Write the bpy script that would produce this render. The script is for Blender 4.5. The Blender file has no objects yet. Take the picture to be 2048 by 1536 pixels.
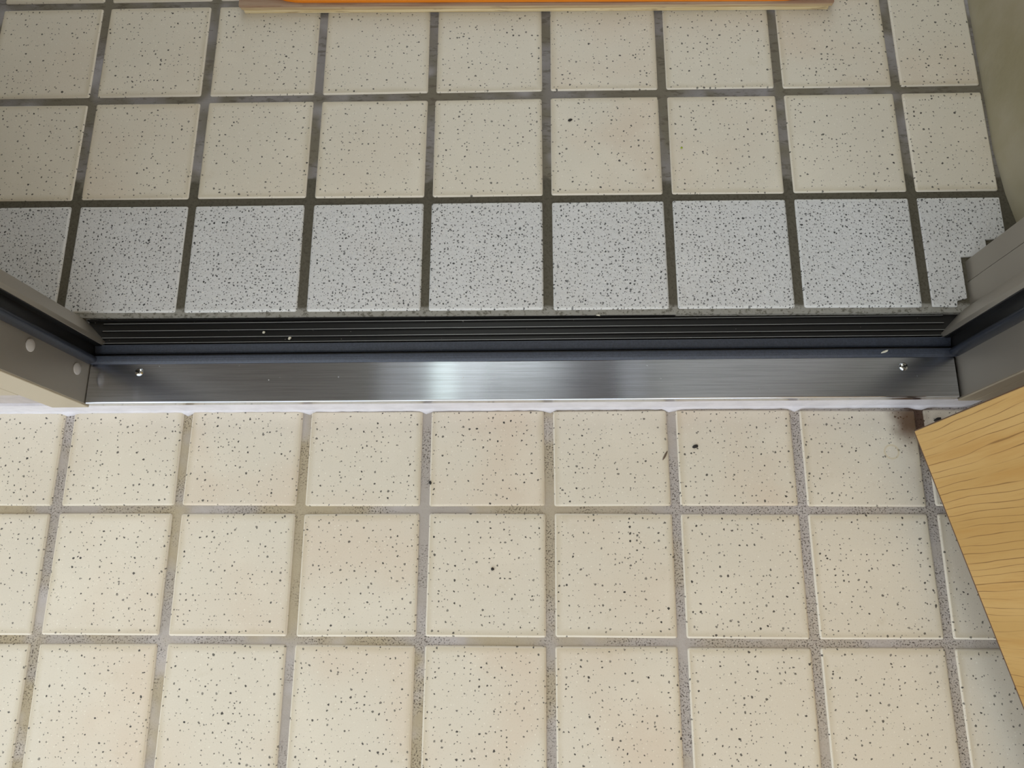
import bpy, bmesh, math, random
from mathutils import Matrix, Vector
from mathutils.geometry import tessellate_polygon
random.seed(7)
S = bpy.context.scene
COL = S.collection

# ------------------------------------------------------------ camera
cam_d = bpy.data.cameras.new('camera')
cam_d.sensor_width = 36.0
cam_d.lens = 1543.36 / 2048 * 36.0
cam_d.clip_start = 0.01
cam = bpy.data.objects.new('camera', cam_d)
COL.objects.link(cam)
R = ((0.9996027, 0.0038252, 0.0279249), (0.0034287, 0.9668878, -0.2551787), (-0.0279763, 0.2551730, 0.9664906))
m = Matrix(R).to_4x4()
m.translation = Vector((-0.01466, -0.37643, 0.70007))
cam.matrix_world = m
S.camera = cam

# ------------------------------------------------------------ world, lights, exposure
w = bpy.data.worlds.new('overcast_sky')
S.world = w
w.use_nodes = True
bg = w.node_tree.nodes['Background']
bg.inputs['Color'].default_value = (0.90, 0.955, 1.0, 1)
bg.inputs['Strength'].default_value = 1.0
S.view_settings.view_transform = 'Standard'
S.view_settings.look = 'None'
S.view_settings.gamma = 1.0
S.view_settings.use_curve_mapping = False
S.view_settings.exposure = 0.87


# ------------------------------------------------------------ node helpers
def lin(c):
    return tuple((v / 255 / 12.92) if v / 255 <= 0.04045 else ((v / 255 + 0.055) / 1.055) ** 2.4 for v in c) + (1,)


class NT:
    def __init__(self, name):
        self.mat = bpy.data.materials.new(name)
        self.mat.use_nodes = True
        self.t = self.mat.node_tree
        self.b = self.t.nodes['Principled BSDF']

    def n(self, typ, **kw):
        nd = self.t.nodes.new(typ)
        for k, v in kw.items():
            setattr(nd, k, v)
        return nd

    def put(self, sock, v):
        if v is None:
            return
        if isinstance(v, bpy.types.NodeSocket):
            self.t.links.new(v, sock)
        else:
            sock.default_value = v

    def math(self, op, a, b=None, c=None, clamp=False):
        nd = self.n('ShaderNodeMath', operation=op, use_clamp=clamp)
        self.put(nd.inputs[0], a)
        self.put(nd.inputs[1], b)
        self.put(nd.inputs[2], c)
        return nd.outputs[0]

    def vmath(self, op, a, b=None):
        nd = self.n('ShaderNodeVectorMath', operation=op)
        self.put(nd.inputs[0], a)
        self.put(nd.inputs[1], b)
        return nd.outputs['Value' if op in ('LENGTH', 'DISTANCE', 'DOT_PRODUCT') else 'Vector']

    def mix(self, f, a, b, blend='MIX'):
        nd = self.n('ShaderNodeMix', data_type='RGBA', blend_type=blend)
        self.put(nd.inputs[0], f)
        self.put(nd.inputs[6], a)
        self.put(nd.inputs[7], b)
        return nd.outputs[2]

    def noise(self, vec, scale, detail=3, rough=0.5, dist=0.0):
        nd = self.n('ShaderNodeTexNoise')
        self.put(nd.inputs['Vector'], vec)
        nd.inputs['Scale'].default_value = scale
        nd.inputs['Detail'].default_value = detail
        nd.inputs['Roughness'].default_value = rough
        nd.inputs['Distortion'].default_value = dist
        return nd.outputs['Fac']

    def ss(self, v, a, b):
        nd = self.n('ShaderNodeMapRange', interpolation_type='SMOOTHSTEP')
        self.put(nd.inputs[0], v)
        nd.inputs[1].default_value = a
        nd.inputs[2].default_value = b
        return nd.outputs[0]

    def scale(self, vec, s):
        nd = self.n('ShaderNodeMapping')
        self.put(nd.inputs['Vector'], vec)
        nd.inputs['Scale'].default_value = s
        return nd.outputs[0]

    def objco(self):
        return self.n('ShaderNodeTexCoord').outputs['Object']

    def world(self):
        return self.n('ShaderNodeNewGeometry').outputs['Position']

    def rnd(self):
        return self.n('ShaderNodeObjectInfo').outputs['Random']

    def bump(self, h, strength, dist=0.001):
        nd = self.n('ShaderNodeBump')
        nd.inputs['Strength'].default_value = strength
        nd.inputs['Distance'].default_value = dist
        self.put(nd.inputs['Height'], h)
        self.put(self.b.inputs['Normal'], nd.outputs[0])

    def dots(self, vec, scale, rmin, rmax, keep):
        """round specks: one per voronoi cell, random radius, only a share of the cells"""
        v = self.n('ShaderNodeTexVoronoi', voronoi_dimensions='2D', feature='F1')
        self.put(v.inputs['Vector'], vec)
        v.inputs['Scale'].default_value = scale
        sep = self.n('ShaderNodeSeparateColor')
        self.t.links.new(v.outputs['Color'], sep.inputs[0])
        cub = self.math('POWER', sep.outputs[0], 1.7)
        rad = self.math('MULTIPLY_ADD', cub, rmax - rmin, rmin)
        d = self.math('SUBTRACT', rad, v.outputs['Distance'])
        mask = self.ss(d, -0.012, 0.05)
        on = self.math('LESS_THAN', sep.outputs[1], keep)
        tone = self.math('MULTIPLY_ADD', sep.outputs[2], 0.35, 0.65)
        return self.math('MULTIPLY', self.math('MULTIPLY', mask, on), tone)

    def set(self, color=None, rough=None, metal=None, spec=None):
        if color is not None:
            self.put(self.b.inputs['Base Color'], color)
        if rough is not None:
            self.put(self.b.inputs['Roughness'], rough)
        if metal is not None:
            self.put(self.b.inputs['Metallic'], metal)
        if spec is not None:
            self.put(self.b.inputs['Specular IOR Level'], spec)
        return self.mat


# ------------------------------------------------------------ materials
def tile_material(name, base, peach, tan, dot, s1, s2, keep1, bumpy, rust, r1):
    k = NT(name)
    oc = k.objco()
    off = k.n('ShaderNodeCombineXYZ')
    rr = k.rnd()
    k.put(off.inputs[0], k.math('MULTIPLY', rr, 37.0))
    k.put(off.inputs[1], k.math('MULTIPLY', rr, 91.0))
    p = k.vmath('ADD', oc, off.outputs[0])
    r2 = k.math('FRACT', k.math('MULTIPLY', rr, 57.3))
    # large soft glaze clouds: peach, and pale
    cloud = k.ss(k.noise(p, 9, 2, 0.5), 0.40, 0.72)
    col = k.mix(k.math('MULTIPLY', cloud, k.math('MULTIPLY_ADD', r2, 0.8, 0.05)), base, peach)
    pale = k.ss(k.noise(k.vmath('ADD', p, (5, 3, 0)), 17, 2, 0.5), 0.5, 0.72)
    col = k.mix(k.math('MULTIPLY', pale, 0.35), col, tuple(min(1, c * 1.12) for c in base[:3]) + (1,))
    # grime smudges
    sm = k.ss(k.noise(k.vmath('ADD', p, (2, 8, 0)), 34, 4, 0.65), 0.6, 0.8)
    col = k.mix(k.math('MULTIPLY', sm, 0.22), col, tan)
    # fine grain
    fine = k.noise(p, 900, 2, 0.6)
    col = k.mix(k.math('MULTIPLY', k.ss(fine, 0.5, 0.75), 0.16), col, tan)
    white = k.dots(k.vmath('ADD', p, (1.3, 2.1, 0)), 330, 0.0, 0.26, 0.25)
    col = k.mix(k.math('MULTIPLY', white, 0.5), col, (0.92, 0.88, 0.76, 1))
    # yellowed rim beside the joints
    sx = k.n('ShaderNodeSeparateXYZ')
    k.put(sx.inputs[0], oc)
    e = k.math('MAXIMUM', k.math('ABSOLUTE', sx.outputs[0]), k.math('ABSOLUTE', sx.outputs[1]))
    wob = k.math('MULTIPLY_ADD', k.noise(p, 25, 2), 0.006, -0.003)
    rim = k.ss(k.math('ADD', e, wob), 0.0475, 0.0558)
    col = k.mix(k.math('MULTIPLY', rim, 0.40 if not bumpy else 0.05), col, tan)
    lip = k.ss(e, 0.0540, 0.0551)
    col = k.mix(k.math('MULTIPLY', lip, 0.5), col, lin((228, 228, 224)) if bumpy else lin((240, 234, 222)))
    # specks
    warp = k.n('ShaderNodeTexNoise')
    k.put(warp.inputs['Vector'], p)
    warp.inputs['Scale'].default_value = 420
    wv = k.vmath('MULTIPLY', k.vmath('SUBTRACT', warp.outputs['Color'], (0.5, 0.5, 0.5)), (0.0022, 0.0022, 0))
    q = k.vmath('ADD', p, wv)
    d1 = k.dots(q, s1, r1[0], r1[1], keep1)
    d2 = k.dots(k.vmath('ADD', q, (0.37, 0.71, 0)), s2, r1[0], r1[1], 0.7 if bumpy else 0.45)
    d = k.math('MAXIMUM', d1, d2)
    col = k.mix(d, col, dot)
    if rust:
        wp = k.world()
        dd = k.vmath('LENGTH', k.vmath('MULTIPLY', k.vmath('SUBTRACT', wp, (0.349, -0.217, 0)), (1, 0.7, 0)))
        dd = k.math('ADD', dd, k.math('MULTIPLY_ADD', k.noise(wp, 60, 3), 0.016, -0.008))
        st = k.math('SUBTRACT', 1.0, k.ss(dd, 0.004, 0.027))
        col = k.mix(k.math('MULTIPLY', st, 0.9), col, lin((92, 60, 30)))
        # pale ring mark left by a can, and a drip beside it
        rg = k.vmath('LENGTH', k.vmath('SUBTRACT', wp, (0.329, -0.249, -0.043)))
        ring = k.math('SUBTRACT', 1.0, k.ss(k.math('ABSOLUTE', k.math('SUBTRACT', rg, 0.0066)), 0.0002, 0.0013))
        col = k.mix(k.math('MULTIPLY', ring, 0.35), col, lin((205, 180, 120)))
    k.set(col, 0.42, 0, 0.35)
    h = k.math('MULTIPLY', d, -0.35)
    if bumpy:
        h = k.math('ADD', h, k.math('MULTIPLY', k.noise(p, 190, 3, 0.55), 1.6))
        k.bump(h, 0.55, 0.0012)
    else:
        h = k.math('ADD', h, k.math('MULTIPLY', k.noise(p, 60, 2), 0.5))
        k.bump(h, 0.25, 0.0008)
    return k.mat


M = {}
DOT = lin((68, 64, 59))
M['tile_old'] = tile_material('speckled_cream_tile', lin((221, 213, 196)), lin((218, 202, 181)), lin((182, 166, 130)), DOT, 150, 210, 0.62, False, True, (0.04, 0.18))
M['tile_new'] = tile_material('speckled_grey_tile', lin((211, 210, 208)), lin((205, 200, 194)), lin((170, 168, 160)), lin((66, 66, 66)), 230, 300, 0.92, True, False, (0.08, 0.25))


def grout_old():
    k = NT('weathered_mortar')
    wp = k.world()
    a = k.noise(wp, 9, 3, 0.55)
    b = k.noise(k.vmath('ADD', wp, (3, 1, 0)), 14, 3, 0.5)
    col = k.mix(k.ss(a, 0.45, 0.58), lin((178, 165, 140)), lin((176, 168, 160)))
    col = k.mix(k.math('MULTIPLY', k.ss(b, 0.55, 0.7), 0.5), col, lin((204, 198, 198)))
    pits = k.ss(k.noise(wp, 620, 3, 0.65), 0.54, 0.66)
    sx = k.n('ShaderNodeSeparateXYZ')
    k.put(sx.inputs[0], wp)
    side = k.ss(sx.outputs[0], -0.15, 0.3)
    where = k.ss(k.math('MULTIPLY_ADD', side, 0.13, k.noise(k.vmath('ADD', wp, (7, 0, 0)), 22, 2)), 0.42, 0.62)
    col = k.mix(k.math('MULTIPLY', side, 0.55), col, lin((190, 183, 180)))
    pm = k.math('MULTIPLY', pits, k.math('MULTIPLY_ADD', where, 0.85, 0.06))
    col = k.mix(pm, col, lin((72, 63, 53)))
    dd = k.vmath('LENGTH', k.vmath('MULTIPLY', k.vmath('SUBTRACT', wp, (0.358, -0.222, 0)), (1, 0.5, 0)))
    st = k.math('SUBTRACT', 1.0, k.ss(dd, 0.006, 0.024))
    col = k.mix(k.math('MULTIPLY', st, 0.92), col, lin((74, 46, 27)))
    k.set(col, 0.85, 0, 0.2)
    k.bump(k.math('ADD', k.math('MULTIPLY', pm, -1.2), k.noise(wp, 150, 4)), 0.7, 0.0012)
    return k.mat


def grout_inside():
    k = NT('patched_mortar')
    wp = k.world()
    sp = k.n('ShaderNodeSeparateXYZ')
    k.put(sp.inputs[0], wp)
    st = k.scale(wp, (0.35, 1.0, 1))
    a = k.noise(wp, 11, 3, 0.55)
    old = k.mix(k.ss(a, 0.42, 0.6), lin((118, 111, 96)), lin((138, 133, 130)))
    streak = k.ss(k.noise(st, 260, 3, 0.6), 0.52, 0.66)
    old = k.mix(k.math('MULTIPLY', streak, 0.55), old, lin((84, 76, 62)))
    lav = k.ss(k.noise(k.vmath('ADD', wp, (4, 4, 0)), 16, 2), 0.56, 0.70)
    old = k.mix(k.math('MULTIPLY', lav, 0.6), old, lin((176, 172, 174)))
    new = k.mix(k.ss(k.noise(wp, 420, 3, 0.6), 0.45, 0.7), lin((92, 87, 74)), lin((78, 72, 60)))
    edge = k.math('ADD', sp.outputs[1], k.math('MULTIPLY_ADD', k.noise(wp, 28, 3, 0.6), 0.05, -0.025))
    f = k.ss(edge, 0.019, 0.026)
    col = k.mix(f, new, old)
    # the pale cement strip beside the black track
    e2 = k.math('ADD', sp.outputs[1], k.math('MULTIPLY_ADD', k.noise(wp, 90, 3, 0.6), 0.006, -0.003))
    f2 = k.ss(e2, -0.112, -0.116)
    col = k.mix(f2, col, k.mix(k.ss(k.noise(wp, 300, 3, 0.6), 0.5, 0.65), lin((150, 147, 138)), lin((106, 102, 92))))
    k.set(col, 0.8, 0, 0.25)
    k.bump(k.math('ADD', k.noise(wp, 170, 4), k.math('MULTIPLY', k.noise(wp, 700, 2), 0.5)), 0.6, 0.001)
    return k.mat


M['grout_old'] = grout_old()
M['grout_in'] = grout_inside()


def simple(name, col, rough=0.6, metal=0.0, spec=0.5, nscale=None, col2=None, bump=None):
    k = NT(name)
    c = lin(col)
    if nscale:
        f = k.ss(k.noise(k.world(), nscale, 4, 0.6), 0.38, 0.66)
        c = k.mix(f, c, lin(col2))
    k.set(c, rough, metal, spec)
    if bump:
        k.bump(k.noise(k.world(), bump, 4, 0.6), 0.4, 0.001)
    return k.mat


def brushed(name, col, rough, aniso):
    k = NT(name)
    wp = k.world()
    st = k.scale(wp, (14, 900, 900))
    f = k.noise(st, 1.0, 4, 0.7)
    c = k.mix(k.ss(f, 0.35, 0.7), lin(col), lin(tuple(v * 0.9 for v in col)))
    dust = k.dots(k.vmath('ADD', wp, (0.2, 0.4, 0)), 75, 0.0, 0.055, 0.3)
    c = k.mix(k.math('MULTIPLY', dust, 0.8), c, (0.75, 0.74, 0.70, 1))
    k.set(c, rough, k.math('SUBTRACT', 1.0, dust), 0.5)
    k.b.inputs['Anisotropic'].default_value = aniso
    tv = k.n('ShaderNodeCombineXYZ')
    tv.inputs[1].default_value = 1.0
    k.put(k.b.inputs['Tangent'], tv.outputs[0])
    k.bump(f, 0.012, 0.0003)
    return k.mat


M['steel'] = brushed('brushed_stainless', (226, 231, 242), 0.16, 0.95)
M['chrome'] = simple('bright_steel', (205, 205, 200), 0.12, 1.0)
M['recess'] = simple('dark_recess', (38, 36, 33), 0.5, 0.6)
M['alu'] = simple('bronze_grey_aluminium', (166, 159, 147), 0.40, 0.7, 0.5)
M['alu_lit'] = simple('daylit_aluminium', (188, 177, 156), 0.45, 0.25, 0.5)  # paler copy of the frame metal, with daylight painted into its colour
M['rubber'] = simple('black_rubber', (50, 55, 66), 0.36, 0, 0.5, 500, (58, 64, 76), 900)
def track_mat():
    k = NT('black_anodised_track')
    wp = k.world()
    c = k.mix(k.noise(wp, 300, 3, 0.6), lin((22, 22, 23)), lin((30, 29, 28)))
    d = k.dots(wp, 110, 0.0, 0.07, 0.22)
    k.set(k.mix(k.math('MULTIPLY', d, 0.8), c, lin((170, 166, 156))), 0.35, 0.0, 0.4)
    return k.mat


M['track'] = track_mat()
M['ridge'] = simple('ridge_glint', (168, 168, 166), 0.35, 0.5)  # pale tone paints the light caught along the rib tops
M['cap'] = simple('pale_grey_plastic', (178, 174, 170), 0.45)
M['sealant'] = simple('white_sealant', (222, 220, 226), 0.5, 0, 0.5, 60, (212, 210, 216), 300)
M['plinth'] = simple('grey_wall_base', (186, 178, 174), 0.8, 0, 0.3, 60, (176, 168, 164), 200)
M['plaster_in'] = simple('beige_plaster', (166, 158, 136), 0.85, 0, 0.2, 7, (152, 144, 116), 120)
M['plaster_out'] = simple('pale_render', (205, 200, 190), 0.9, 0, 0.2, 6, (196, 190, 178), 150)
M['white_in'] = simple('white_ceiling', (240, 242, 245), 0.9, 0, 0.2)
M['brown_in'] = simple('dark_ceiling_board', (92, 76, 64), 0.6, 0, 0.4, 20, (78, 62, 50))
M['orange'] = simple('orange_plastic', (226, 128, 0), 0.5, 0, 0.5)
M['taupe'] = simple('taupe_wallcovering', (122, 114, 102), 0.8, 0, 0.3, 14, (112, 104, 92))
M['wall_up'] = simple('pale_wallpaper', (206, 204, 198), 0.8, 0, 0.3, 14, (200, 197, 190))
M['hall'] = simple('hall_floorboard', (200, 186, 164), 0.45, 0, 0.4, 12, (190, 174, 150))
M['concrete'] = simple('porch_concrete', (176, 170, 158), 0.9, 0, 0.2, 8, (166, 158, 146), 90)
M['dark_bit'] = simple('dark_debris', (36, 32, 28), 0.7)
M['brown_bit'] = simple('brown_debris', (104, 88, 72), 0.8)
M['white_bit'] = simple('pale_debris', (214, 208, 190), 0.7)
M['green_bit'] = simple('green_debris', (150, 170, 40), 0.6)


def wood_door():
    k = NT('honey_wood_grain')
    oc = k.objco()          # x along the width, z up
    s1 = k.scale(oc, (1, 1, 0.07))
    bend = k.noise(k.scale(oc, (1, 1, 0.35)), 9, 2, 0.5)
    bv = k.n('ShaderNodeCombineXYZ')
    k.put(bv.inputs[0], k.math('MULTIPLY_ADD', bend, 0.03, -0.015))
    v = k.vmath('ADD', s1, bv.outputs[0])
    n1 = k.noise(k.scale(v, (60, 0, 60)), 1.0, 5, 0.62)
    n2 = k.noise(k.scale(v, (16, 0, 16)), 1.0, 2, 0.5)
    col = k.mix(k.ss(n2, 0.35, 0.68), lin((205, 168, 106)), lin((189, 150, 86)))
    col = k.mix(k.math('MULTIPLY', k.ss(n1, 0.45, 0.7), 0.5), col, lin((184, 136, 66)))
    wv = k.n('ShaderNodeTexWave', wave_type='BANDS', bands_direction='X', wave_profile='SIN')
    k.put(wv.inputs['Vector'], v)
    wv.inputs['Scale'].default_value = 46
    wv.inputs['Distortion'].default_value = 5.0
    wv.inputs['Detail'].default_value = 3.0
    wv.inputs['Detail Scale'].default_value = 1.4
    wv.inputs['Detail Roughness'].default_value = 0.6
    line = k.ss(wv.outputs['Fac'], 0.965, 1.0)
    brk = k.ss(k.noise(k.scale(oc, (26, 26, 9)), 1.0, 2), 0.36, 0.56)
    col = k.mix(k.math('MULTIPLY', k.math('MULTIPLY', line, brk), 0.75), col, lin((120, 80, 36)))
    fib = k.ss(k.noise(k.scale(oc, (700, 700, 22)), 1.0, 3, 0.6), 0.5, 0.72)
    col = k.mix(k.math('MULTIPLY', fib, 0.2), col, lin((168, 120, 56)))
    k.set(col, 0.48, 0, 0.4)
    return k.mat


M['wood'] = wood_door()
M['door_edge'] = simple('dark_door_edge', (96, 70, 52), 0.6)


def ply(name, c1, c2):
    k = NT(name)
    v = k.scale(k.objco(), (7, 60, 500))
    f = k.noise(v, 1.0, 4, 0.65)
    col = k.mix(k.ss(f, 0.4, 0.62), lin(c1), lin(c2))
    g = k.noise(k.scale(k.objco(), (30, 30, 240)), 1.0, 3, 0.6)
    col = k.mix(k.math('MULTIPLY', k.ss(g, 0.58, 0.7), 0.5), col, lin((120, 92, 70)))
    k.set(col, 0.75, 0, 0.3)
    return k.mat


M['ply_top'] = ply('reddish_ply', (172, 146, 122), (150, 116, 92))
M['ply_mid'] = ply('tan_ply', (200, 178, 142), (178, 150, 112))
M['ply_low'] = ply('pale_ply', (222, 204, 164), (200, 176, 128))


def lamp_mat(power, tint):
    k = NT('lamp_diffuser')
    k.set((0.8, 0.9, 0.8, 1), 0.5)
    k.b.inputs['Emission Color'].default_value = tint
    k.b.inputs['Emission Strength'].default_value = power
    return k.mat


M['lamp'] = lamp_mat(1.8, (0.86, 1.0, 0.90, 1))
M['lamp_fill'] = lamp_mat(2.9, (0.96, 1.0, 0.95, 1))


# ------------------------------------------------------------ mesh helpers
def link(name, me, mat, parent=None, loc=(0, 0, 0), rz=0.0):
    o = bpy.data.objects.new(name, me)
    COL.objects.link(o)
    o.location = loc
    o.rotation_euler = (0, 0, rz)
    if mat and not me.materials:
        me.materials.append(mat)
    if parent:
        o.parent = parent
    return o


def tag(o, label=None, cat=None, group=None, kind=None):
    if label:
        o['label'] = label
    if cat:
        o['category'] = cat
    if group:
        o['group'] = group
    if kind:
        o['kind'] = kind
    return o


def prism_mesh(name, poly, z0, z1):
    a = sum(poly[i][0] * poly[(i + 1) % len(poly)][1] - poly[(i + 1) % len(poly)][0] * poly[i][1] for i in range(len(poly)))
    if a < 0:
        poly = poly[::-1]
    n = len(poly)
    v = [(x, y, z0) for x, y in poly] + [(x, y, z1) for x, y in poly]
    f = [list(range(n))[::-1], list(range(n, 2 * n))] + [[i, (i + 1) % n, n + (i + 1) % n, n + i] for i in range(n)]
    me = bpy.data.meshes.new(name)
    me.from_pydata(v, [], f)
    me.update()
    return me


def bevel(o, wd, seg=2):
    md = o.modifiers.new('bevel', 'BEVEL')
    md.width = wd
    md.segments = seg
    md.limit_method = 'ANGLE'
    md.angle_limit = math.radians(30)
    return o


def prism(name, poly, z0, z1, mat, parent=None, bv=0.0, seg=2):
    o = link(name, prism_mesh(name, poly, z0, z1), mat, parent)
    if bv:
        bevel(o, bv, seg)
    return o


def rect(x0, x1, y0, y1):
    return [(x0, y0), (x1, y0), (x1, y1), (x0, y1)]


def box(name, x0, x1, y0, y1, z0, z1, mat, parent=None, bv=0.0, seg=2):
    return prism(name, rect(x0, x1, y0, y1), z0, z1, mat, parent, bv, seg)


def extrude_x(name, prof, x0, x1, mat, parent=None, smooth=False, slope=0.0, yref=0.0):
    """profile of (y, z) points swept along x; slope turns the run a little in plan"""
    n = len(prof)
    a = sum(prof[i][0] * prof[(i + 1) % n][1] - prof[(i + 1) % n][0] * prof[i][1] for i in range(n))
    if a < 0:
        prof = prof[::-1]
    v = []
    for x in (x0, x1):
        v += [(x, y + slope * (x - yref), z) for y, z in prof]
    f = [list(range(n))[::-1], list(range(n, 2 * n))]
    f += [[i, (i + 1) % n, n + (i + 1) % n, n + i] for i in range(n)]
    me = bpy.data.meshes.new(name)
    me.from_pydata(v, [], f)
    if smooth:
        for p in me.polygons[2:]:
            p.use_smooth = True
    me.update()
    return link(name, me, mat, parent)


def round_poly(poly, r, seg=4):
    """round the corners of a counter-clockwise polygon"""
    out = []
    n = len(poly)
    for i in range(n):
        p0, p1, p2 = Vector(poly[i - 1]), Vector(poly[i]), Vector(poly[(i + 1) % n])
        a = (p0 - p1)
        b = (p2 - p1)
        rr = min(r, a.length * 0.4, b.length * 0.4)
        s = p1 + a.normalized() * rr
        e = p1 + b.normalized() * rr
        for j in range(seg + 1):
            t = j / seg
            q = s * (1 - t) ** 2 + p1 * 2 * t * (1 - t) + e * t * t
            out.append((q.x, q.y))
    return out


def inset(poly, d):
    n = len(poly)
    out = []
    for i in range(n):
        p0, p1, p2 = Vector(poly[i - 1]), Vector(poly[i]), Vector(poly[(i + 1) % n])
        e1 = (p1 - p0).normalized()
        e2 = (p2 - p1).normalized()
        n1 = Vector((-e1.y, e1.x))
        n2 = Vector((-e2.y, e2.x))
        b = n1 + n2
        k = d / max(0.4, (1 + n1.dot(n2)) / 1.0) if b.length > 1e-6 else 0
        q = p1 + b * k
        out.append((q.x, q.y))
    return out


def slab_mesh(name, poly, r, thick, edge, flat=False):
    """tile: rounded outline, pillowed rim, flat top at z=0"""
    base = round_poly(poly, r)
    n = len(base)
    rings = [(base, -thick), (base, -edge * 0.9), (inset(base, edge * 0.35), -edge * 0.3), (inset(base, edge), 0.0)]
    v, f = [], []
    for pl, z in rings:
        v += [(x, y, z) for x, y in pl]
    for k in range(len(rings) - 1):
        f += [[k * n + i, k * n + (i + 1) % n, (k + 1) * n + (i + 1) % n, (k + 1) * n + i] for i in range(n)]
    nf = len(f)
    o0 = (len(rings) - 1) * n
    if flat:
        for tri in tessellate_polygon([[Vector((x, y, 0)) for x, y in rings[-1][0]]]):
            a, b, c = (Vector(rings[-1][0][t]) for t in tri)
            tri = tri if (b - a).cross(c - a) > 0 else tri[::-1]
            f.append([o0 + t for t in tri])
    else:
        f.append(list(range(o0, o0 + n)))
    me = bpy.data.meshes.new(name)
    me.from_pydata(v, [], f)
    for p in me.polygons[:nf]:
        p.use_smooth = True
    me.update()
    return me


def lathe(name, prof, mat, parent=None, seg=24, axis='Z', loc=(0, 0, 0)):
    v, f = [], []
    for r, z in prof:
        for i in range(seg):
            a = 2 * math.pi * i / seg
            p = (r * math.cos(a), r * math.sin(a), z)
            v.append(p if axis == 'Z' else (p[2], p[0], p[1]))
    n = len(prof)
    for k in range(n - 1):
        for i in range(seg):
            f.append([k * seg + i, k * seg + (i + 1) % seg, (k + 1) * seg + (i + 1) % seg, (k + 1) * seg + i])
    f.append(list(range((n - 1) * seg, n * seg)))
    f.append(list(range(seg))[::-1])
    me = bpy.data.meshes.new(name)
    me.from_pydata(v, [], f)
    for p in me.polygons:
        p.use_smooth = True
    me.update()
    return link(name, me, mat, parent, loc)


# ------------------------------------------------------------ measurements (metres)
P = 0.12                 # tile pitch
ZL = -0.0432             # porch level
GAP = 0.0088
SL = 0.0046              # the doorway is turned a touch against the tile grid


def dy(x):
    return SL * (x + 0.03)


# ------------------------------------------------------------ inside floor
def bed(name, x0, x1, y0, y1, z, mat, thick=0.05):
    return box(name, x0, x1, y0, y1, z - thick, z, mat)


floor = bed('floor', -1.0, 0.50, -0.1225, 1.7, -0.0017, M['grout_in'])
tag(floor, 'indoor entrance floor of speckled square tiles in dark mortar', 'floor', kind='structure')

cache = {}


def put_tile(parent, x0, x1, y0, y1, z, mat, key):
    cx, cy = (x0 + x1) / 2, (y0 + y1) / 2
    wd, ht = round(x1 - x0, 4), round(y1 - y0, 4)
    k = (wd, ht, key)
    if k not in cache:
        cache[k] = slab_mesh('tile_mesh', [(-wd / 2, -ht / 2), (wd / 2, -ht / 2), (wd / 2, ht / 2), (-wd / 2, ht / 2)], 0.0026, 0.007, 0.0018)
        cache[k].materials.append(mat)
    o = link('tile', cache[k], mat, parent, (cx + random.uniform(-.0005, .0005), cy + random.uniform(-.0004, .0004), z + random.uniform(-.0003, .0003)),
             math.radians(random.uniform(-.35, .35)))
    return o


g = GAP / 2
for r in range(0, 4):
    y0, y1 = r * P + g * 0.95, (r + 1) * P - g * 0.95
    for i in range(-3, 8):
        x0 = (i - 4) * P + g
        x1 = (i - 3) * P - g if i < 7 else 0.4445
        put_tile(floor, x0, x1, y0, y1, 0, M['tile_old'], 'old')
for i in range(-3, 7):
    put_tile(floor, (i - 4) * P + g, (i - 3) * P - g, -0.1176, -g * 0.75, 0, M['tile_new'], 'new')
# corner tile cut round the foot of the jamb
nc = [(0.3645, -0.1170), (0.3877, -0.1175), (0.3885, -0.1112), (0.3980, -0.1090), (0.3980, -0.0665), (0.4235, -0.0655), (0.4240, -0.0490), (0.4440, -0.0470), (0.4440, -0.0034), (0.3645, -0.0034)]
cx, cy = 0.404, -0.06
nm = slab_mesh('cut_tile_mesh', [(x - cx, y - cy) for x, y in nc], 0.0012, 0.007, 0.0008, True)
link('tile', nm, M['tile_new'], floor, (cx, cy, 0))

# ------------------------------------------------------------ porch floor
porch = bed('porch_floor', -1.6, 1.6, -0.75, -0.195, ZL - 0.0019, M['grout_old'])
tag(porch, 'outdoor porch floor of speckled cream tiles with grey weathered joints', 'floor', kind='structure')
YD = -0.3045
for r in range(-1, 3):
    if r == -1:
        y0, y1 = YD + g * 0.85, -0.2075
    else:
        y0, y1 = YD - (r + 1) * P + g * 0.85, YD - r * P - g * 0.85
    for i in range(-3, 10):
        x0, x1 = (i - 4) * P + g + .0003, (i - 3) * P - g + .0003
        if r == -1 and i == 7:
            x1 = 0.4085
        if r == -1 and i > 7:
            continue
        put_tile(porch, x0, x1, y0, y1, ZL, M['tile_old'], 'old')
ground = box('ground', -4, 4, -6, -0.75, ZL - 0.06, ZL - 0.004, M['concrete'])
tag(ground, 'plain concrete paving beyond the tiled porch', 'pavement', kind='structure')

# ------------------------------------------------------------ walls and ceiling of the entrance
wr = bpy.data.meshes.new('wall_right')
pts = [(0.4470, 1.7), (0.4475, 0.23), (0.4472, 0.10), (0.4468, 0.05), (0.4515, 0.0), (0.4570, -0.030), (0.4600, -0.052)]
vv, ff = [], []
for x, y in pts:
    vv += [(x, y, -0.03), (x + 0.0, y, 0.02), (0.4480, y, 0.10), (0.4480, y, 0.16), (0.60, y, 0.16), (0.60, y, -0.03)]
for i in range(len(pts) - 1):
    for j in range(6):
        ff.append([i * 6 + j, i * 6 + (j + 1) % 6, (i + 1) * 6 + (j + 1) % 6, (i + 1) * 6 + j])
ff.append([0, 1, 2, 3, 4, 5])
ff.append([(len(pts) - 1) * 6 + j for j in range(6)][::-1])
wr.from_pydata(vv, [], ff)
wr.update()
wro = tag(link('wall_right', wr, M['plaster_in']), 'beige plaster wall rising from the floor at the right', 'wall', kind='structure')
box('upper_wall', 0.4490, 0.60, -0.052, 1.7, 0.16, 2.35, M['wall_up'], wro)
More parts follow.
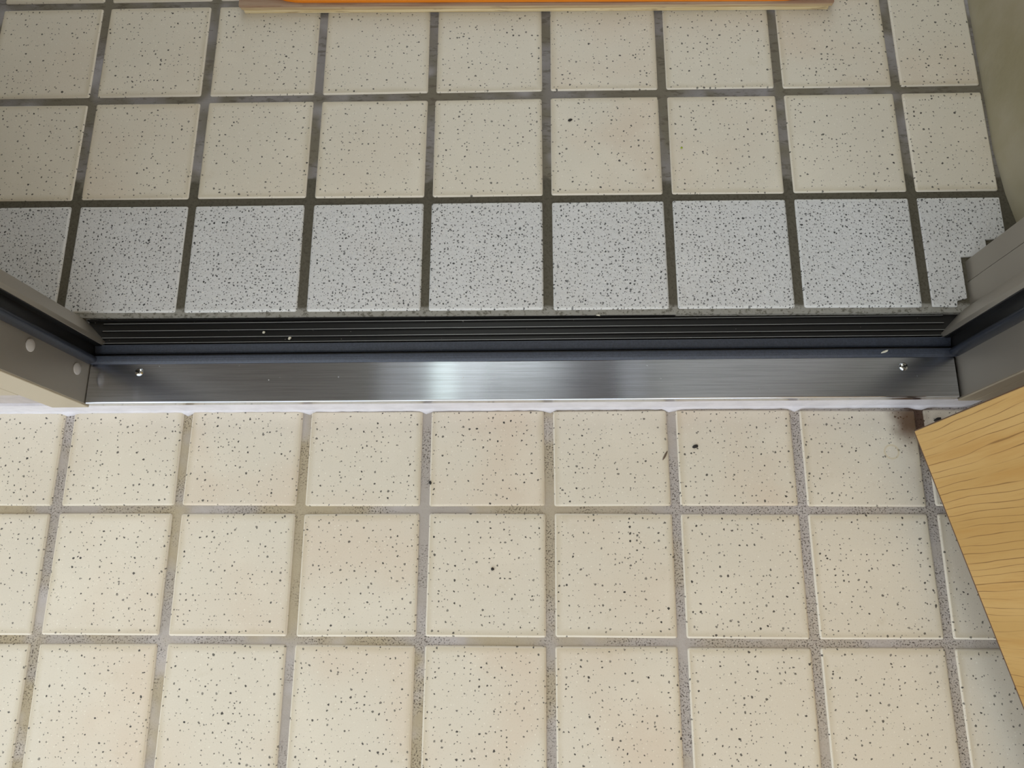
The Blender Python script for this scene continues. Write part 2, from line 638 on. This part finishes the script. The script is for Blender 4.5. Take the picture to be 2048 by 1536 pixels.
tag(box('wall_left', -1.10, -0.655, -0.12, 1.7, -0.03, 2.35, M['taupe']), 'taupe side wall of the entrance, left of the doorway', 'wall', kind='structure')
wb = bpy.data.objects.new('wall_back', None)
COL.objects.link(wb)
tag(wb, 'pale far wall of the entrance with an added opening for fill light', 'wall', kind='structure')
for x0, x1, z0, z1 in ((-1.1, -0.72, -0.03, 2.35), (0.40, 0.60, -0.03, 2.35), (-0.72, 0.40, -0.03, 0.5), (-0.72, 0.40, 2.25, 2.35)):  # unseen opening added between the panels to brighten the entrance
    box('wall_panel', x0, x1, 1.7, 1.8, z0, z1, M['white_in'], wb)
hf = box('floor_hall', -1.0, 0.447, 0.72, 1.7, -0.0017, 0.16, M['hall'])
tag(hf, 'raised wooden hall floor beyond the entrance tiles', 'floor', kind='structure')
tag(box('ceiling', -1.10, 0.60, -0.20, 1.8, 2.35, 2.43, M['white_in']), 'white ceiling over the entrance', 'ceiling', kind='structure')
# the wall the door is set in: left, right and over the door
wl = box('wall_front_left', -1.10, -0.50, -0.19 + dy(-.6), -0.125, 0.037, 2.35, M['plaster_out'])
tag(wl, 'pale rendered front wall left of the doorway', 'wall', kind='structure')
box('wall_base', -1.10, -0.4785, -0.2035 + dy(-.5), -0.125, ZL, 0.037, M['plinth'], wl)
wrf = box('wall_front_right', 0.4635, 1.6, -0.19, -0.054, ZL, 2.35, M['plaster_out'])
tag(wrf, 'pale rendered front wall right of the doorway', 'wall', kind='structure')
tag(box('wall_front_top', -1.10, 1.6, -0.20, -0.06, 2.06, 2.7, M['plaster_out']), 'pale rendered wall over the doorway', 'wall', kind='structure')

# unseen wall added to shade the floor behind the open door
tag(box('wall_shade_right', 0.86, 1.6, -1.35, -0.19, ZL - 0.06, 2.70, M['plaster_out']), 'unseen pale wall added to shade the porch behind the open door', 'wall', kind='structure')
# unseen flat canopy, added to block the high sky over the porch
tag(box('added_canopy', -1.6, 1.6, -1.6, -0.20, 2.70, 2.80, M['plaster_out']), 'unseen pale slab added over the porch to block the high sky', 'canopy', kind='structure')

# ------------------------------------------------------------ door frame
HT = 2.0


def mir(poly, side):
    """left-jamb profile -> either jamb"""
    out = []
    for x, y in poly:
        X = x if side < 0 else -0.061 - x
        out.append((X, y + dy(X)))
    return out


def jamb(side, name, label):
    root = bpy.data.objects.new(name, None)
    COL.objects.link(root)
    tag(root, label, 'door frame', kind='structure')
    sp = -0.4785 if side < 0 else -0.4560
    # outer face shell: thin front in the lit metal copy, bronze reveal
    prism('reveal', mir([(-0.442, -0.2068), (-0.442, -0.1640), (sp, -0.1640), (sp, -0.2068)], side), -0.012, HT, M['alu'], root, 0.0006)
    prism('front_face', mir([(-0.4424, -0.2082), (-0.4424, -0.2066), (sp, -0.2066), (sp, -0.2082)], side), -0.012, HT, M['alu_lit'], root, 0.0005)
    prism('front_flange', mir([(sp - 0.0004, -0.2082), (sp - 0.0004, -0.1950), (-0.545, -0.1950), (-0.545, -0.2082)], side), 0.037 if side < 0 else -0.012, HT, M['alu_lit'], root, 0.0006)
    prism('seal_channel_shade', mir([(-0.4410, -0.1650), (-0.4410, -0.1485), (-0.4345, -0.1485), (-0.4345, -0.1475), (-0.50, -0.1475), (-0.50, -0.1650)], side), -0.012, HT, M['track'], root)  # black lining; its fin paints the shade on the stop's outer face
    # rubber bulb of the seal
    bulb = []
    c = (-0.4415, -0.1640)
    for j in range(13):
        t = math.pi * (-0.5 + j / 12)
        bulb.append((c[0] + 0.0078 * math.cos(t), c[1] + 0.0045 * math.sin(t)))
    bulb += [(-0.4425, -0.1600), (-0.4425, -0.1680)]
    o = prism('door_seal', mir(bulb, side), 0.001, HT, M['rubber'], root)
    for p in o.data.polygons:
        p.use_smooth = len(p.vertices) == 4
    prism('door_stop', mir([(-0.4337, -0.1476), (-0.4335, -0.1432), (-0.4560, -0.1205), (-0.50, -0.1205), (-0.50, -0.1476)], side), -0.010, HT, M['alu'], root, 0.0004)
    return root


jl = jamb(-1, 'door_jamb', 'bronze grey metal jamb with two pale round caps, left of threshold')
jr = jamb(1, 'door_jamb', 'dark bronze metal jamb right of threshold, beside the wooden door')
# hole caps on the left reveal
for cy_, cz_ in ((-0.1787, 0.0868), (-0.1796, 0.0172)):
    c = lathe('hole_cap', [(0.0058, 0), (0.0058, 0.0006), (0.0052, 0.0011), (0.0, 0.0012)], M['cap'], jl, 28, 'X', (-0.4419, cy_, cz_))
# deeper inner part of the right jamb, two strips with a dark groove between
box('inner_strip', 0.4005, 0.4585, -0.1195, -0.0925, -0.010, HT, M['alu'], jr, 0.0005)
box('inner_groove', 0.4025, 0.4585, -0.0926, -0.0912, -0.010, HT, M['recess'], jr)
box('inner_strip', 0.4020, 0.4585, -0.0913, -0.0705, -0.010, HT, M['alu'], jr, 0.0005)
head = box('door_head', -0.50, 0.44, -0.205, -0.125, HT, 2.06, M['alu'])
tag(head, 'bronze grey metal head of the door frame over the opening', 'door frame', kind='structure')

# ------------------------------------------------------------ threshold
th = bpy.data.objects.new('threshold', None)
COL.objects.link(th)
th.location = (0, 0, 0)
tag(th, 'brushed stainless and black ribbed threshold across the doorway', 'threshold', kind='structure')
XL, XR = -0.4412, 0.3785


def run(name, prof, mat, x0=XL, x1=XR, smooth=False):
    return extrude_x(name, prof, x0, x1, mat, th, smooth, SL, -0.03)


ZP = -0.003
arc = [(-0.2052 - 0.0014 * math.sin(t * math.pi / 8), ZP - 0.0014 + 0.0014 * math.cos(t * math.pi / 8)) for t in range(5)]
plate = run('sill_plate', [(-0.166, ZP - 0.0015), (-0.166, ZP)] + arc + [(-0.2066, -0.0125), (-0.2050, -0.0125), (-0.2050, ZP - 0.0015)], M['steel'])
run('sill_base', [(-0.2062, -0.0128), (-0.2062, ZL), (-0.160, ZL), (-0.160, -0.0128)], M['sealant'], -0.56, 0.4085)
run('plate_gap', [(-0.2055, -0.006), (-0.2055, -0.0128), (-0.160, -0.0128), (-0.160, -0.006)], M['recess'], 0.3765, 0.3822)
# bead of white sealant at the foot of the riser
vv, ff = [], []
N = 150
for i in range(N + 1):
    x = -0.56 + (0.4085 + 0.56) * i / N
    t = ((x - 0.0003) / P) % 1.0
    joint = max(0.0, 1 - min(t, 1 - t) / 0.055)
    wv = 0.0011 + random.uniform(-.0003, .0003) + 0.0038 * joint * random.uniform(.6, 1.2)
    hh = 0.0030 + random.uniform(-.0004, .0004)
    y = -0.2058 + dy(x)
    for ky, kz in ((0, -0.004), (-wv - 0.0006, -0.004), (-wv, 0.0010), (-wv * 0.7, 0.0028), (-0.0006, hh + 0.002), (0, hh + 0.002)):
        vv.append((x, y + ky, ZL + kz))
for i in range(N):
    for j in range(6):
        a, b = i * 6 + j, i * 6 + (j + 1) % 6
        ff.append([a, a + 6, b + 6, b])
ff += [[0, 1, 2, 3, 4, 5], [N * 6 + j for j in range(6)][::-1]]
me = bpy.data.meshes.new('sealant_bead')
me.from_pydata(vv, [], ff)
for p in me.polygons:
    p.use_smooth = True
me.update()
link('sealant_bead', me, M['sealant'], th)
# rubber strip
rs = [(-0.1600, -0.012), (-0.1600, -0.002), (-0.1605, 0.0006), (-0.1618, 0.0016), (-0.1640, 0.0012), (-0.1662, 0.0004), (-0.1676, -0.0010), (-0.1680, -0.0026), (-0.1660, -0.0026), (-0.1660, -0.012)]
run('rubber_strip', rs, M['rubber'], -0.4418, 0.3808)
# ribbed black track
run('track_base', [(-0.1605, -0.020), (-0.1605, -0.008), (-0.1218, -0.008), (-0.1218, -0.020)], M['track'], -0.452, 0.3925)
run('track_step', [(-0.1565, -0.012), (-0.1565, -0.0065), (-0.1552, -0.0055), (-0.1490, -0.0040), (-0.1478, -0.0046), (-0.1475, -0.012)], M['rubber'], -0.4405, 0.3790)
for yy in (-0.1457, -0.1402, -0.1332, -0.1258):
    run('track_rib', [(yy - .0005, -0.009), (yy - .0005, -0.0058), (yy + .0005, -0.0058), (yy + .0005, -0.009)], M['track'], -0.438, 0.3765)
    run('track_ridge', [(yy - .00026, -0.0058), (yy - .00018, -0.0054), (yy + .00018, -0.0054), (yy + .00026, -0.0058)], M['ridge'], -0.436, 0.3755)
run('track_web', [(-0.1232, -0.012), (-0.1232, -0.004), (-0.1219, -0.004), (-0.1219, -0.012)], M['track'], -0.452, 0.3925)
# pan-head screws
for sx_, sy_ in ((-0.3930, -0.1775), (0.3310, -0.1755)):
    h = lathe('screw', [(0.0040, 0), (0.0040, 0.0003), (0.0036, 0.0011), (0.0027, 0.0017), (0.0014, 0.0020), (0.0, 0.0021)], M['chrome'], th, 26, 'Z', (sx_, sy_, ZP))
    a = 0.4
    cr = []
    for q in range(4):
        for (u, v_) in ((0.0019, -0.0004), (0.0019, 0.0004), (0.0004, 0.0004)):
            an = q * math.pi / 2 + a
            cr.append((u * math.cos(an) - v_ * math.sin(an), u * math.sin(an) + v_ * math.cos(an)))
    link('cross_recess', prism_mesh('cross_recess', cr, 0.0015, 0.00215), M['recess'], h)

# ------------------------------------------------------------ open wooden door
ang = math.atan2(-0.4722 + 0.2385, 0.3890 - 0.3293)     # hinge corner -> outwards
door = bpy.data.objects.new('door_1', None)
COL.objects.link(door)
door.location = (0.3293, -0.2385, 0.004)
door.rotation_euler = (0, 0, ang)
tag(door, 'honey coloured wood-grain door standing open outwards at the right', 'door', kind='structure')
# local x runs away from the hinge, local y to the far side of the leaf
panel = box('door_panel', 0.0, 0.82, 0.0, 0.036, 0.0006, 1.99, M['wood'], door, 0.0006)
box('bottom_edge', 0.0008, 0.819, 0.0008, 0.035, -0.002, 0.0006, M['door_edge'], door)
box('hinge_edge', -0.0009, 0.0, 0.001, 0.035, 0.0006, 1.99, M['door_edge'], door)
lathe('pivot_hinge', [(0.0045, -0.046), (0.0045, -0.012), (0.004, -0.010), (0.004, -0.002)], M['recess'], door, 18, 'Z', (0.045, 0.030, 0))

# ------------------------------------------------------------ plywood board and orange mat
bd = bpy.data.objects.new('plywood_board', None)
COL.objects.link(bd)
brz = math.atan2(0.2178 - 0.2256, 0.3015 + 0.3284)
bd.location = (-0.3284, 0.2256, 0.0005)
bd.rotation_euler = (0, 0, brz)
tag(bd, 'worn plywood board lying on the indoor tiles under the orange mat', 'board')
for nmx, z0, z1, mt, x0, x1, yy in (('lower_ply', 0, 0.0050, 'ply_low', 0.002, 0.627, 0.0), ('middle_ply', 0.0050, 0.0086, 'ply_mid', 0.0, 0.6298, 0.0003), ('upper_ply', 0.0086, 0.0122, 'ply_top', -0.001, 0.6300, 0.0)):
    q = box(nmx, x0, x1, yy, 0.42, z0, z1, M[mt], bd, 0.0005)
bd2 = slab_mesh('orange_mat', round_poly([(0.019, 0.0030), (0.622, 0.0005), (0.622, 0.40), (0.019, 0.40)], 0.05, 10), 0.001, 0.0045, 0.0016)
vs = [v.co.copy() for v in bd2.vertices]
om = link('orange_mat', bd2, M['orange'], None, (-0.3284, 0.2256, 0.0127 + 0.0045), brz)
tag(om, 'orange plastic mat with a rounded corner lying on the plywood board', 'mat')

# ------------------------------------------------------------ entrance ceiling: added board and small lamp mirrored in the steel, added hall lamp
cb = box('added_ceiling_board', -0.21, 0.33, 0.0, 0.80, 2.318, 2.35, M['brown_in'])  # unseen board put in for the dark band mirrored in the steel
tag(cb, 'dark brown board added to the entrance ceiling for its reflection in the steel', 'board', kind='structure')
lamp = bpy.data.objects.new('ceiling_lamp', None)
COL.objects.link(lamp)
lamp.location = (-0.385, 0.45, 2.35)
tag(lamp, 'small round lamp on the entrance ceiling', 'lamp')
lathe('lamp_base', [(0.07, 0), (0.07, -0.012)], M['cap'], lamp, 32)
lathe('lamp_shade', [(0.062, -0.012), (0.060, -0.03), (0.045, -0.045), (0.0, -0.05)], M['lamp'], lamp, 32)

fill_lamp = bpy.data.objects.new('ceiling_lamp', None)  # unseen second lamp, added to lift the light on the indoor tiles
COL.objects.link(fill_lamp)
fill_lamp.location = (-0.15, 1.15, 2.35)
tag(fill_lamp, 'unseen large round lamp added on the hall ceiling to brighten the entrance', 'lamp')
lathe('lamp_base', [(0.25, 0), (0.25, -0.02)], M['cap'], fill_lamp, 40)
lathe('lamp_shade', [(0.29, -0.02), (0.28, -0.06), (0.20, -0.09), (0.0, -0.10)], M['lamp_fill'], fill_lamp, 40)


# ------------------------------------------------------------ small debris
def crumb(name, loc, size, mat, label, stretch=(1, 1, 0.6), rz=0.0, seed=0, cat='crumb'):
    rd = random.Random(seed)
    bm = bmesh.new()
    bmesh.ops.create_icosphere(bm, subdivisions=2, radius=1.0)
    for v in bm.verts:
        v.co *= rd.uniform(0.75, 1.15)
        v.co = Vector((v.co.x * stretch[0], v.co.y * stretch[1], v.co.z * stretch[2])) * size
    zmin = min(v.co.z for v in bm.verts)
    for v in bm.verts:
        v.co.z -= zmin
    me = bpy.data.meshes.new(name)
    bm.to_mesh(me)
    bm.free()
    for p in me.polygons:
        p.use_smooth = True
    o = link(name, me, mat, None, loc, rz)
    return tag(o, label, cat)


crumb('crumb', (-0.0538, -0.3596, ZL), 0.0016, M['dark_bit'], 'tiny round black bead on the porch tile in the middle', (1, 1, 0.9), 0, 1)
crumb('leaf_scrap', (0.1415, -0.2436, ZL), 0.0020, M['dark_bit'], 'ragged black scrap on the porch tile below the threshold', (1.6, 0.9, 0.4), 0.3, 2, 'scrap')
crumb('leaf_scrap', (0.1120, -0.2528, ZL), 0.0018, M['brown_bit'], 'thin brown leaf stalk scrap beside a porch joint', (0.5, 3.0, 0.25), -0.5, 3, 'scrap')
crumb('crumb', (-0.1151, -0.2784, ZL - 0.0019), 0.0017, M['dark_bit'], 'small dark crumb in a joint between porch tiles', (0.8, 1.2, 0.9), 0.4, 4)
crumb('crumb', (0.0239, 0.0887, 0), 0.0018, M['dark_bit'], 'small curled dark crumb on an indoor tile', (1.4, 0.8, 0.4), 0.4, 5)
crumb('crumb', (0.1362, 0.0553, 0), 0.0012, M['green_bit'], 'tiny green speck on an indoor tile', (1, 1, 0.5), 0, 6)
crumb('crumb', (0.0474, -0.1222, -0.004), 0.0018, M['white_bit'], 'white crumb at the upper edge of the black track', (1.5, 0.8, 0.7), -0.4, 7)
crumb('crumb', (-0.2513, -0.1428, -0.008), 0.0015, M['white_bit'], 'white grain lying in the groove of the black track', (1.0, 1.4, 0.8), -0.5, 8)
crumb('crumb', (-0.2772, -0.1368, -0.008), 0.0014, M['white_bit'], 'cream grain between the track ridges, left of the white grain', (1.1, 1, 0.8), 0, 9)
crumb('leaf_scrap', (0.3130, -0.1622, 0.0015), 0.0014, M['white_bit'], 'pale straw scrap on the rubber strip near the right screw', (3.0, 0.7, 0.3), 0.35, 10, 'scrap')
crumb('leaf_scrap', (0.3760, -0.2180, ZL), 0.0026, M['dark_bit'], 'dark lump on the porch tile behind the door corner', (1.6, 0.8, 0.7), 0.3, 11, 'scrap')
